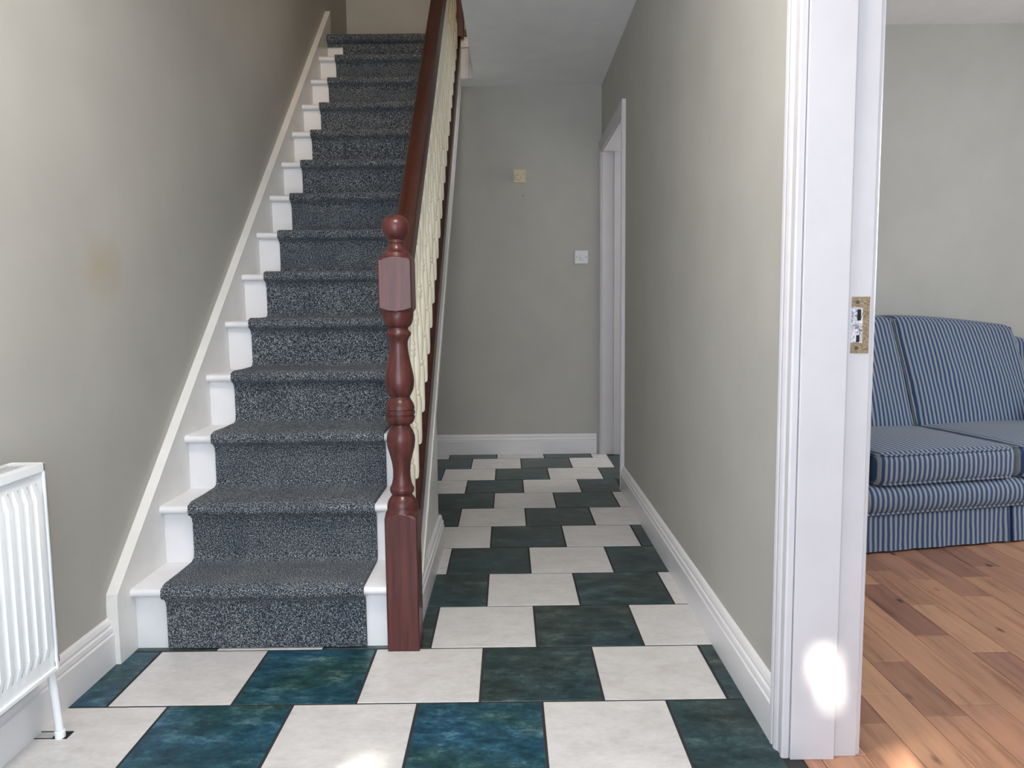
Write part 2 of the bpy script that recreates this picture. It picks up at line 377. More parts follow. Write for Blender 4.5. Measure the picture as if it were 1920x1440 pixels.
for k in range(-8, 11):
    for i in range(-5, 6):
        u0 = -1+.5*(k % 2)+i            # joints sit at half-tile offsets from row to row
        dark = int(math.floor(u0-(-1+.5*k)+1e-6)) % 2 == 1
        q = [tile_w(u0, k), tile_w(u0+1, k), tile_w(u0+1, k+1), tile_w(u0, k+1)]
        cx = sum(p[0] for p in q)/4; cy = sum(p[1] for p in q)/4; f = 1-G/S
        q = [(cx+(p[0]-cx)*f, cy+(p[1]-cy)*f) for p in q]
        p = q
        xl = XL+.014 if cy < 2.2 else XL+.014
        if 2.6 < cy < 3.2: xl = -.330
        lim_r = .664 if (cy < 1.69 or cy > 4.5) else .621
        for ax, lim, kl in ((0, xl, False), (0, lim_r, True), (1, YB-.012, True), (1, FRONT, False)):
            if p: p = clip(p, ax, lim, kl)
        if len(p) < 3 or area2(p) < 4e-4: continue
        mat = (M_tb if cx < 0 and cy < 2.4 else M_td) if dark else M_tw; key = mat.name  # dark tiles at the near left get the bluer version
        dz = random.uniform(-.0002, .0003)
        if len(p) == 4 and abs(area2(p)-area2(q)) < 1e-7:
            if key not in shared:
                vs, fs = slab([(a-cx, b-cy) for a, b in q], 0, -.008, .0009)
                me = bpy.data.meshes.new('tile'); me.from_pydata(vs, [], fs); me.materials.append(mat); shared[key] = me
            o = bpy.data.objects.new('tile', shared[key]); COL.objects.link(o); o.location = (cx, cy, dz)
        else:
            mx, my = sum(a for a, b in p)/len(p), sum(b for a, b in p)/len(p)
            vs, fs = slab([(a-mx, b-my) for a, b in p], 0, -.008, .0009)
            me = bpy.data.meshes.new('tile'); me.from_pydata(vs, [], fs); me.materials.append(mat)
            o = bpy.data.objects.new('tile', me); COL.objects.link(o); o.location = (mx, my, dz)
        o.parent = floor
struct(box('floor_kitchen', .665, 2.5, D2a-.1, 6.4, -.04, -.004, M_td))
struct(box('floor_landing', XL, XR, 5.27, YU, ZU-.06, ZU-.006, M_string))
struct(box('floor_upper_hall', -.232, XR, 2.2, YU, ZU-.01, ZU, M_string))
# cut square around the radiator pipe
gp = boxes('pipe_cutout', [(-1.150, -1.112, 1.818, 1.852, -.006, .0012)], M_dark, floor)
gj = boxes('cut_joint', [(-1.202, -1.150, 1.8185, 1.8215, -.006, .0011), (-1.202, -1.150, 1.8495, 1.8525, -.006, .0011)], M_grout, floor)

# ------------------------------------------------------------------ living room oak floor
lf = struct(box('floor_living_room', .665, LX1, FRONT-.1, LYB+.05, -.04, -.0035, M_dark), 'oak plank floor of the living room')
PWID, PX0 = .1122, .822
joints = {-1: [1.715], 0: [1.857], 1: [1.995], 2: [1.886, 2.19], 3: [1.94], 4: [2.365, 2.822], 5: [2.246, 2.612, 2.96], 6: [2.857], 7: [2.688], 8: [2.885], 9: [3.0]}
for c in range(-2, 29):
    xa, xb = PX0+c*PWID, PX0+(c+1)*PWID
    ys = list(joints.get(c, [random.uniform(1.6, 2.6)]))
    while ys[0] > FRONT: ys.insert(0, ys[0]-random.uniform(.55, 1.3))
    while ys[-1] < LYB: ys.append(ys[-1]+random.uniform(.5, 1.2))
    for a, b in zip(ys, ys[1:]):
        y0, y1 = max(a, FRONT), min(b, LYB)
        if xb < XW+.01: y1 = min(y1, D1b-.006)
        x0 = max(xa, .668); x1 = min(xb, LX1)
        if xa < XW < xb: x0 = x0 if y0 < D1b-.05 and y1 <= D1b else x0
        if y1-y0 < .03 or x1-x0 < .01: continue
        cx, cy = (x0+x1)/2, (y0+y1)/2; hx, hy = (x1-x0)/2-.0007, (y1-y0)/2-.0007
        vs, fs = slab([(-hx, -hy), (hx, -hy), (hx, hy), (-hx, hy)], 0, -.01, .0012)
        me = bpy.data.meshes.new('plank'); me.from_pydata(vs, [], fs); me.materials.append(M_plank)
        o = bpy.data.objects.new('plank', me); COL.objects.link(o); o.location = (cx, cy, random.uniform(-.0003, .0003)); o.parent = lf

# ------------------------------------------------------------------ doorways
ARP = [(0, 0), (0, .012), (.003, .016), (.010, .017), (.013, .013), (.030, .0145), (.034, .018), (.042, .0215), (.048, .021), (.051, .016), (.056, .0165), (.059, .021), (.066, .0225), (.070, .020), (.070, 0)]
def casing(root, y_in, sgn, z1, x=XR, dirx=-1):
    # upright: profile in (distance from opening, projection)
    prism('architrave', ARP, lambda p: (x+dirx*p[1], y_in+sgn*p[0], 0), lambda p: (x+dirx*p[1], y_in+sgn*p[0], z1+p[0]), M_frame, root)
def head(root, ya, yb, z1, x=XR, dirx=-1):
    prism('architrave', ARP, lambda p: (x+dirx*p[1], ya-p[0], z1+p[0]), lambda p: (x+dirx*p[1], yb+p[0], z1+p[0]), M_frame, root)
d1 = empty('door_1', (XR, D1b, 0)); struct(d1, 'white door frame with strike plate opening to the living room')
box('jamb', XR-.001, XW+.004, D1b, D1b+.02, 0, D1h, M_frame, d1, .001)
box('door_stop', XR+.002, .738, D1b-.013, D1b+.002, 0, D1h, M_frame, d1, .0015)
box('jamb', XR-.001, XW+.004, D1a-.02, D1a, 0, D1h, M_frame, d1, .001)
box('door_stop', XR+.002, .738, D1a-.002, D1a+.013, 0, D1h, M_frame, d1, .0015)
box('head_jamb', XR, XW+.004, D1a-.02, D1b+.02, D1h, D1h+.02, M_frame, d1, .001)
casing(d1, D1b-.006, 1, D1h+.004); casing(d1, D1a+.006, -1, D1h+.004); head(d1, D1a+.006, D1b-.006, D1h+.004)
casing(d1, D1b+.006, 1, D1h+.004, XW, 1); casing(d1, D1a-.006, -1, D1h+.004, XW, 1); head(d1, D1a-.006, D1b+.006, D1h+.004, XW, 1)
# strike plate let into the rebate
SX0, SX1, SZ0, SZ1 = .7495, .7895, .943, 1.068
yp = D1b-.0015
sp = boxes('strike_plate', [(.7745, SX1, yp, yp+.003, SZ0, SZ1), (SX0, .7745, yp, yp+.003, 1.045, SZ1), (SX0, .7745, yp, yp+.003, SZ0, .966)], M_brass, d1, .0006)
tag(sp, 'worn brass strike plate')
box('mortise', SX0+.001, .776, yp+.0004, yp+.003, .962, 1.048, M_flake, d1)
box('latch_hole', .7625, .7705, yp-.0002, yp+.003, 1.016, 1.040, M_dark, sp)
box('latch_hole', .7615, .7685, yp-.0002, yp+.003, .968, .983, M_dark, sp)
for z in (1.056, .955):
    vs, fs = lathe([(.0001, 0), (.004, 0), (.0045, .002)], 12, 0, 0)
    mesh('screw', [(.763+x, yp-.0012+zz, z+y) for x, y, zz in vs], fs, M_screw, sp, fix=True)
# far doorway
d2 = empty('door_2', (XR, D2b, 0)); struct(d2, 'white frame of the doorway at the end of the hall')
box('jamb', XR-.001, XW+.01, D2b, D2b+.02, 0, D2h, M_frame, d2, .001)
box('door_stop', .715, .760, D2b-.013, D2b+.002, 0, D2h, M_frame, d2, .001)
box('jamb', XR-.001, XW+.01, D2a-.02, D2a, 0, D2h, M_frame, d2, .001)
box('head_jamb', XR-.001, XW+.01, D2a-.02, D2b+.02, D2h, D2h+.02, M_frame, d2, .001)
casing(d2, D2a-.004, -1, D2h+.004); head(d2, D2a-.004, D2b+.004, D2h+.004)
prism('architrave', [p for p in ARP if p[0] <= .05]+[(.05, 0)], lambda p: (XR-p[1], D2b+.004+p[0], 0), lambda p: (XR-p[1], D2b+.004+p[0], D2h+.004+p[0]), M_frame, d2)
# glazed front door behind the viewer: obscured panes with clear gaps shaped to cast the sun patches
d3 = empty('door_3', (FX0, FRONT, 0)); struct(d3, 'glazed front door with obscured panes')
dy0, dy1 = FRONT-.075, FRONT-.025
boxes('frame', [(FX0, FX0+.05, dy0, dy1, 0, FZ1), (FX1-.05, FX1, dy0, dy1, 0, FZ1), (FX0, FX1, dy0, dy1, FZ1-.05, FZ1), (FX0, FX1, dy0, dy1, 0, .18)], M_white, d3, .002)
def hole_at(P):
    t = (FRONT-.05)-P[1]; return (P[0]+SUN_B*t, P[2]-SUN_S*t)
HOLES = [(*hole_at((.712, 1.70, .222)), .022, .034), (*hole_at((-.43, 1.595, 0)), .080, .065), (*hole_at((.90, 1.632, 0)), .045, .040), (*hole_at((.728, 1.705, .160)), .013, .030)]
cells = [(FX0+.05, FX1-.05, .18, FZ1-.05)]
for hx, hz, a, b in HOLES:
    nxt = []
    for (x0, x1, z0, z1) in cells:
        X0, X1, Z0, Z1 = max(x0, hx-a), min(x1, hx+a), max(z0, hz-b), min(z1, hz+b)
        if X0 >= X1 or Z0 >= Z1: nxt.append((x0, x1, z0, z1)); continue
        for c in ((x0, X0, z0, z1), (X1, x1, z0, z1), (X0, X1, z0, Z0), (X0, X1, Z1, z1)):
            if c[1]-c[0] > 1e-4 and c[3]-c[2] > 1e-4: nxt.append(c)
    cells = nxt
ym = FRONT-.05
for c in cells: box('obscured_pane', c[0], c[1], ym-.003, ym+.003, c[2], c[3], M_glass, d3)
for hx, hz, a, b in HOLES: box('sun_gap_pane', hx-a, hx+a, ym-.002, ym+.002, hz-b, hz+b, M_clear, d3)
# living room front window, and an upstairs window added to light the landing
def window(name, x0, x1, z0, z1, label):
    w = empty(name, (x0, FRONT, z0)); struct(w, label)
    boxes('window_frame', [(x0, x0+.06, dy0, dy1, z0, z1), (x1-.06, x1, dy0, dy1, z0, z1), (x0, x1, dy0, dy1, z0, z0+.06), (x0, x1, dy0, dy1, z1-.06, z1), ((x0+x1)/2-.03, (x0+x1)/2+.03, dy0, dy1, z0, z1)], M_white, w, .002)
    for a, b in ((x0+.06, (x0+x1)/2-.03), ((x0+x1)/2+.03, x1-.06)):
        box('pane', a, b, ym-.002, ym+.002, z0+.06, z1-.06, M_glass, w)
    box('window_sill', x0-.04, x1+.04, FRONT-.02, FRONT+.10, z0-.03, z0, M_white, w, .003)
window('window_1', WX0, WX1, WZ0, WZ1, 'living room front window')
window('window_2', UX0, .52, UZ0, UZ1, 'unseen upstairs window added for the landing light')

# ------------------------------------------------------------------ staircase
stair = empty('staircase', (-.78, 2.325, 0))
tag(stair, 'white painted wooden staircase rising along the left wall', 'staircase')
SXL, SXR = -1.18, -.372
NO = .034                                     # nosing overhang
for n in range(1, 14):
    yn, z = Y1+(n-1)*GO, n*RISE
    yb = yn+GO+NO+.012
    pr = [(yb, z), (yb, z-.028), (yn+.012, z-.028), (yn+.004, z-.024), (yn, z-.015), (yn+.002, z-.005), (yn+.009, z)]
    o = prism('tread', pr, lambda p: (SXL-.01, p[0], p[1]), lambda p: (SXR-.004, p[0], p[1]), M_white, stair); autosmooth(o, 50)
for n in range(1, 15):
    yr = Y1+(n-1)*GO+NO
    box('riser', SXL-.01, SXR-.004, yr, yr+.014, (n-1)*RISE-(.001 if n == 1 else 0), n*RISE-.02, M_white, stair)
yn = Y1+13*GO
prism('landing_nosing', [(yn+.10, ZU+.0), (yn+.10, ZU-.028), (yn+.012, ZU-.028), (yn+.004, ZU-.024), (yn, ZU-.015), (yn+.002, ZU-.005), (yn+.009, ZU)], lambda p: (SXL-.01, p[0], p[1]), lambda p: (SXR, p[0], p[1]), M_white, stair)
# wall string, with its plumb-cut foot
ytop = 5.345
def wtop(y): return .309+PS*(y-2.333)
yk = 2.222; zk = wtop(yk)-.03
ws = [(yk, 0), (yk, zk), (yk+.004, wtop(yk+.004)), (ytop, wtop(ytop)), (ytop, wtop(ytop)-.26), (ytop, pitch(ytop)-.36), (2.70, 0)]
wso = prism('wall_string', ws, lambda p: (XL+.001, p[0], p[1]), lambda p: (SXL, p[0], p[1]), M_string, stair)
# outer string + bead + base panel below
def sl(y, dz): return (y, pitch(y)+dz)
YS0, YS1 = 2.372, 5.29
prism('outer_string', [sl(YS0, -.06), sl(YS1, -.06), sl(YS1, -.40), (2.66, pitch(2.66)-.40), (YS0, 0)], lambda p: (-.366, p[0], max(p[1], 0)), lambda p: (-.3215, p[0], max(p[1], 0)), M_string, stair)
prism('string_bead', [sl(2.60, -.355), sl(YS1, -.355), sl(YS1, -.40), sl(2.60, -.40)], lambda p: (-.33, p[0], max(p[1], .001)), lambda p: (-.3165, p[0], max(p[1], .001)), M_string, stair)
# plaster soffit below the flight
prism('soffit', [sl(3.30, -.36), sl(5.30, -.36), sl(5.30, -.385), sl(3.30, -.385)], lambda p: (SXL, *p), lambda p: (-.36, *p), M_ceil, stair)
# landing edge beside the stairwell
lt = empty('trim_1', (-.28, 5.29, ZC)); struct(lt, 'white moulded fascia on the landing edge under a dark rail')
FP = [(-.375, 5.30), (-.375, 5.288), (-.300, 5.288), (-.298, 5.283), (-.290, 5.283), (-.288, 5.288), (-.268, 5.287), (-.266, 5.281), (-.256, 5.279), (-.250, 5.284), (-.238, 5.282), (-.2325, 5.290), (-.2325, 5.30)]
prism('fascia', FP, lambda p: (p[0], p[1], ZC-.002), lambda p: (p[0], p[1], ZU+.012), M_white, lt)
box('landing_rail', -.37, -.215, 5.272, 5.335, ZU+.012, ZU+.052, M_mahog_rail, lt, .004)
# cupboard side under the stairs
YE = 3.31
struct(prism('wall_under_stairs', [(2.375, 0), (YE, 0), (YE, pitch(YE)-.36), (2.375, max(.05, pitch(2.375)-.1))], lambda p: (-.358, *p), lambda p: (-.3285, *p), M_string), 'white triangular panel under the stairs')
skirt('baseboard_stairs', (-.3285, 2.386), (-.3285, YE+.04), (1, 0), 'white moulded skirting under the stairs')

# ------------------------------------------------------------------ banister
ban = empty('stair_banister', (-.342, 2.338, 0))
tag(ban, 'mahogany banister with turned newel post and cream spindles', 'banister')
NX, NY = -.342, 2.338
def newel(cx, cy, z0, dz=0.0, base=0.0):
    """square blocks blending into turned sections; one continuous surface"""
    seg = 80; hs = .0495
    P = []                                   # (z, turned radius or None for square)
    def add(z, r): P.append((z, r))
    SQ = .0705                                # clipping radius: big = full square
    def arch(zc, zm):                         # curved shoulder where the turning cuts the square
        q = [(zc+(zm-zc)*math.sin(math.pi/2*i/10), math.hypot(hs, hs*math.cos(math.pi/2*i/10)**1.0)) for i in range(11)]
        for z, r in (q if zm > zc else q[::-1]): add(z, r+.0004)
    add(base, SQ); add(.008, SQ); arch(.408, .430)
    for z, r in [(.436, .0465), (.446, .0468), (.456, .0455), (.466, .0420), (.475, .0355), (.481, .0305), (.484, .0305), (.487, .0340), (.492, .0365), (.498, .0372), (.503, .0370), (.508, .0340), (.520, .0295), (.537, .0268), (.557, .0262), (.580, .0285), (.605, .0345), (.630, .0412), (.650, .0436), (.665, .0425), (.680, .0375), (.690, .0315), (.696, .0290), (.699, .0290), (.702, .0350), (.708, .0400), (.716, .0430), (.722, .0442), (.725, .0442), (.727, .0415), (.730, .0415), (.732, .0446), (.740, .0448), (.743, .0420), (.746, .0420), (.748, .0442), (.756, .0430), (.766, .0395), (.774, .0350), (.780, .0308), (.785, .0300), (.792, .0345), (.806, .0410), (.820, .0438), (.834, .0445), (.850, .0430), (.872, .0385), (.895, .0335), (.920, .0292), (.940, .0273), (.953, .0278), (.964, .0325), (.972, .0375), (.977, .0382), (.981, .0368), (.986, .0315), (.990, .0298), (.994, .0300), (.998, .0355), (1.006, .0410), (1.016, .0445), (1.028, .0462), (1.040, .0465)]: add(z, r)
    arch(1.058, 1.045); arch(1.186, 1.203)
    for z, r in [(1.206, .0440), (1.210, .0425), (1.214, .0418), (1.217, .0400), (1.220, .0350), (1.224, .0300), (1.230, .0262), (1.238, .0232), (1.243, .0222), (1.246, .0245), (1.249, .0250), (1.252, .0238), (1.255, .0230), (1.259, .0270), (1.264, .0318), (1.270, .0358), (1.278, .0392), (1.288, .0412), (1.295, .0415), (1.303, .0402), (1.311, .0368), (1.318, .0318), (1.324, .0245), (1.328, .0145), (1.3295, .004)]: add(z, r)
    vs, fs = [], []
    for z, r in P:
        for k in range(seg):
            a = 2*math.pi*(k+.5)/seg-math.pi/4+math.pi/seg*0; c, s = math.cos(a), math.sin(a)
            rs = hs/max(abs(c), abs(s)); rr = min(r, rs)
            vs.append((cx+rr*c, cy+rr*s, z0+(z if z > .01 or base == 0 else base)))
    for i in range(len(P)-1):
        for k in range(seg):
            k2 = (k+1) % seg; fs.append((i*seg+k, i*seg+k2, (i+1)*seg+k2, (i+1)*seg+k))
    fs.append(tuple(range(seg))[::-1]); fs.append(tuple(range((len(P)-1)*seg, len(P)*seg)))
    return vs, fs
vs, fs = newel(NX, NY, 0)
nw = autosmooth(mesh('newel_post', vs, fs, M_mahog, ban), 32); tag(nw, 'mahogany newel post turned with a ball top')
NY2 = 5.262
vs, fs = newel(NX, NY2, ZU+.09-.30, base=.20)
autosmooth(mesh('newel_post', vs, fs, M_mahog, ban), 32)
# handrail along the pitch
HB, HT = .802, .908
RP = [(a_*1.17, b_) for a_, b_ in [(-.018, 0), (.018, 0), (.021, .008), (.029, .016), (.031, .030), (.028, .046), (.030, .056), (.0295, .070), (.024, .083), (.012, .090), (0, .092), (-.012, .090), (-.024, .083), (-.0295, .070), (-.030, .056), (-.028, .046), (-.031, .030), (-.029, .016), (-.021, .008)]]
hk = (HT-HB)/.092
hr = prism('handrail', RP, lambda p: (NX+p[0], NY+.03, pitch(NY+.03)+HB+p[1]*hk), lambda p: (NX+p[0], NY2-.03, pitch(NY2-.03)+HB+p[1]*hk), M_mahog_rail, ban); autosmooth(hr, 35)
br = prism('base_rail', [(-.031, -.125), (.031, -.125), (.031, -.030), (.026, -.022), (-.026, -.022), (-.031, -.030)], lambda p: (NX+p[0], NY+.03, pitch(NY+.03)+p[1]), lambda p: (NX+p[0], NY2-.03, pitch(NY2-.03)+p[1]), M_mahog_rail, ban)
# spindles
def spindle():
    hs = .0165; sq = .0235; seg = 16
    P = [(-.06, sq), (.145, sq), (.152, .019), (.157, .0125), (.160, .0105), (.164, .0145), (.170, .0150), (.175, .0140), (.179, .0100), (.190, .0108), (.215, .0140), (.240, .0158), (.262, .0155), (.290, .0138), (.330, .0113), (.370, .0098), (.402, .0092), (.408, .0115), (.414, .0138), (.420, .0115), (.425, .0125), (.432, .0148), (.439, .0125), (.444, .0115), (.450, .0138), (.456, .0115), (.462, .0092), (.495, .0098), (.535, .0113), (.575, .0138), (.602, .0155), (.625, .0158), (.650, .0140), (.675, .0108), (.686, .0100), (.690, .0140), (.695, .0150), (.701, .0145), (.705, .0105), (.708, .0125), (.713, .019), (.720, sq), (.875, sq)]
    vs, fs = [], []
    for z, r in P:
        for k in range(seg):
            a = 2*math.pi*(k+.5)/seg; c, s = math.cos(a), math.sin(a); rr = min(r, hs/max(abs(c), abs(s))); vs.append((rr*c, rr*s, z))
    for i in range(len(P)-1):
        for k in range(seg):
            k2 = (k+1) % seg; fs.append((i*seg+k, i*seg+k2, (i+1)*seg+k2, (i+1)*seg+k))
    fs.append(tuple(range(seg))[::-1]); fs.append(tuple(range((len(P)-1)*seg, len(P)*seg)))
    me = bpy.data.meshes.new('spindle'); me.from_pydata(vs, [], fs); me.materials.append(M_cream)
    return me
sme = spindle(); first = True
for i in range(-5, 19):
    y = 3.083+i*GO/2
    o = bpy.data.objects.new('spindle', sme); COL.objects.link(o); o.parent = ban
    o.location = (NX-ban.location.x, y-ban.location.y, pitch(y)-.022)
    if first: autosmooth(o, 35); first = False

# ------------------------------------------------------------------ stair carpet
def carpet_path(off, n0, n1, y_end):
    pts = [(Y1+NO-off, .004)]
    for n in range(n0, n1+1):
        yn, z = Y1+(n-1)*GO, n*RISE; yr = yn+NO
        pts.append((yr-off, z-.062)); pts.append((yr-off-.006, z-.044)); pts.append((yr-off-.016, z-.034))
        pts += [(yn-off+.001, z-.026), (yn-off-.003, z-.014), (yn-off+.001, z-.001+off*.4), (yn+.008, z+off*.85), (yn+.022, z+off)]
        yr2 = yn+GO+NO
        if n < n1:
            pts += [(yn+.12, z+off*.9), (yr2-off-.022, z+off*1.0), (yr2-off-.006, z+off+.006), (yr2-off, z+off+.022)]
            pts.append((yr2-off, z+.10))
        else: pts.append((y_end, z+off))
    return pts
def ribbon(name, x0, x1, outer, inner, mat, root=None, nx=24):
    vs, fs = [], []; m_ = len(outer)
    for j in range(nx+1):
        x = x0+(x1-x0)*j/nx
        for (y, z) in outer: vs.append((x, y, z))
    for j in range(nx):
        for i in range(m_-1): fs.append((j*m_+i, j*m_+i+1, (j+1)*m_+i+1, (j+1)*m_+i))
    b = len(vs)
    for x in (x0, x1):
        for (y, z) in inner: vs.append((x, y, z))
    for i in range(m_-1):
        fs.append((i, i+1, b+i+1, b+i)); o = nx*m_; fs.append((o+i, o+i+1, b+m_+i+1, b+m_+i))
    return mesh(name, vs, fs, mat, root, True)
CX0, CX1 = -1.080, -.462
out = carpet_path(.013, 1, 13, Y1+12*GO+GO+NO-.013); inn = carpet_path(0.0, 1, 13, Y1+12*GO+GO+NO)
# last riser
out += [(out[-1][0], 14*RISE-.06)]; inn += [(inn[-1][0], 14*RISE-.06)]
cr = ribbon('stair_carpet', CX0, CX1, out, inn, M_carpet); autosmooth(cr, 60)
tag(cr, 'flecked charcoal carpet runner fixed down the white stairs', 'carpet')
yn = Y1+13*GO; z = ZU
lo = [(yn+NO-.012, z-.066), (yn+NO-.013, z-.046), (yn-.012, z-.034), (yn-.016, z-.016), (yn-.010, z+.003), (yn+.010, z+.012), (yn+.04, z+.013), (YU, z+.013)]
li = [(yn+NO, z-.066), (yn+NO, z-.046), (yn, z-.026), (yn, z-.016), (yn, z-.004), (yn+.01, z), (yn+.04, z), (YU, z)]
lc = ribbon('landing_carpet', SXL+.002, -.39, lo, li, M_carpet); autosmooth(lc, 60)
tag(lc, 'dark landing carpet wrapped over the top step across the full width', 'carpet')

# ------------------------------------------------------------------ radiator
rad = empty('radiator', (-1.15, 1.2, .19))
tag(rad, 'white ribbed panel radiator on the left wall below the stairs', 'radiator')
RXF, RY0, RY1, RZ0, RZ1 = -1.112, .30, 1.797, .190, .700
per = .0335; ys = []; y = RY1-.012
prof = [(0, 0), (.30, 0), (.40, 1), (.80, 1), (.92, 0)]
cols = [(RY1-.002, 0)]
k = 0
while RY1-.016-k*per-per > RY0+.01:
    yb = RY1-.016-k*per
    for a, d in prof: cols.append((yb-a*per, d))
    k += 1
cols.append((RY0, 0)); RD = .0095
rows = [(RZ0+.004, 0), (.232, 0), (.262, 1), (.622, 1), (.655, 0), (RZ1-.024, 0)]
vs = [(RXF+RD*d*e, y, z) for (y, d) in cols for (z, e) in rows]; nr = len(rows)
fs = [(i*nr+j, (i+1)*nr+j, (i+1)*nr+j+1, i*nr+j+1) for i in range(len(cols)-1) for j in range(nr-1)]
autosmooth(mesh('panel', vs, fs, M_rad, rad), 18)
boxes('panel_back', [(-1.170, -1.160, RY0, RY1-.006, RZ0+.01, RZ1-.03), (-1.155, RXF-.006, RY0+.02, RY1-.02, RZ0+.03, RZ1-.05)], M_rad, rad)
boxes('panel_rim', [(RXF-.012, RXF+.006, RY0, RY1, RZ0, RZ0+.010), (RXF-.010, RXF+.0035, RY0, RY1, RZ1-.026, RZ1-.020)], M_rad, rad, .002)
boxes('side_cover', [(-1.185, RXF+.0085, RY1-.003, RY1, RZ0+.02, RZ1), (RXF+.004, RXF+.0085, RY1-.008, RY1, RZ0+.004, RZ1)], M_rad, rad, .0008)
box('side_cover', -1.185, RXF+.0085, RY0, RY0+.003, RZ0+.02, RZ1, M_rad, rad, .0008)
# top grille: long bars with cross ties over a dark plate painted as the shade inside
gr = boxes('grille_frame', [(RXF-.014, RXF+.0085, RY0, RY1-.003, RZ1-.020, RZ1), (-1.185, -1.176, RY0, RY1-.003, RZ1-.014, RZ1)]+[(-1.18, RXF-.01, RY1-.026-q*.135, RY1-.012-q*.135 if q == 0 else RY1-.016-q*.135, RZ1-.0055, RZ1-.001) for q in range(11)], M_rad, rad, .0008)
for q in range(5):
    x = -1.1755+q*.0100+.0085; box('grille_bar', x, x+.0034, RY0+.01, RY1-.012, RZ1-.0022, RZ1-.0008, M_rad, gr)
box('grille_shadow', -1.176, RXF-.014, RY0+.005, RY1-.008, RZ1-.012, RZ1-.0050, M_dark, rad)
# pipe tail, valve cap and bracket
vs, fs = tube([(-1.132, 1.826, 0), (-1.132, 1.824, .03), (-1.130, 1.806, .17), (-1.130, 1.800, .225)], .0095, 14)
autosmooth(mesh('pipe', vs, fs, M_rad, rad), 50)
vs, fs = lathe([(.0001, 0), (.012, 0), (.0125, .018), (.010, .020), (.0001, .020)], 16, -1.132, 1.826, 0)
mesh('pipe_collar', vs, fs, M_rad, rad)
box('valve_cap', -1.134, -1.117, 1.795, 1.823, .244, .282, M_valve, rad, .004)
box('valve_nut', -1.130, -1.119, 1.795, 1.825, .198, .214, M_dark, rad, .002)
box('wall_bracket', XL, -1.165, 1.66, 1.69, .30, .62, M_rad, rad); box('wall_bracket', XL, -1.165, .5, .53, .30, .62, M_rad, rad)

# ------------------------------------------------------------------ thermostat and light switch on the end wall
th = empty('thermostat', (.0635, YB, 1.95)); tag(th, 'cream room thermostat with round dial on the end wall', 'thermostat')
o = box('body', .026, .106, YB-.028, YB-.004, 1.905, 1.994, M_therm, th, .004)
box('back_plate', .022, .110, YB-.006, YB, 1.901, 1.998, M_therm, th, .001)
vs, fs = lathe([(.0001, 0), (.0195, 0), (.0205, .002), (.0205, .008), (.018, .010), (.0001, .0105)], 28, 0, 0)
dial = autosmooth(mesh('dial', [(.0535+x, YB-.027-zz, 1.940+y) for x, y, zz in vs], fs, M_therm, th), 40)
vs, fs = lathe([(.0222, 0), (.0222, .0012), (.0205, .0012), (.0205, 0)], 28, 0, 0)
mesh('dial_ring', [(.0535+x, YB-.0275-zz, 1.940+y) for x, y, zz in vs], fs, M_screw, dial)
box('indicator', .0525, .0545, YB-.0388, YB-.037, 1.945, 1.957, M_screw, dial)
vs, fs = lathe([(.0001, 0), (.003, 0), (.003, .001)], 10, 0, 0)
mesh('screw', [(.092+x, YB-.0275-zz, 1.962+y) for x, y, zz in vs], fs, M_screw, th)
sw = empty('light_switch', (.494, YB, 1.392)); tag(sw, 'white single rocker light switch beside the far doorway', 'switch')
box('plate', .4475, .5395, YB-.011, YB, 1.346, 1.438, M_plastic, sw, .003)
rk = prism('rocker', [(1.377, .010), (1.377, .018), (1.392, .014), (1.407, .0125), (1.407, .010)], lambda p: (.480, YB-p[1], p[0]), lambda p: (.502, YB-p[1], p[0]), M_plastic, sw)
boxes('rocker_slot', [(.4785, .4800, YB-.0118, YB-.010, 1.3755, 1.4085), (.4785, .5035, YB-.0118, YB-.010, 1.3755, 1.377)], M_screw, rk)
for x in (.4585, .5265):
    vs, fs = lathe([(.0001, 0), (.0035, 0), (.0035, .0012)], 10, 0, 0)
    mesh('screw', [(x+a, YB-.0108-c, 1.392+b) for a, b, c in vs], fs, M_screw, sw)
# small chip in the plaster below the thermostat
vs, fs = lathe([(.0001, 0), (.0055, 0), (.004, .0012), (.0001, .0014)], 7, 0, 0)
mesh('plaster_chip', [(.089+a*.7, YB-c, 1.819+b*1.3) for a, b, c in vs], fs, plain('chipped_plaster', (.17, .15, .10), .8), bpy.data.objects['wall_back'])

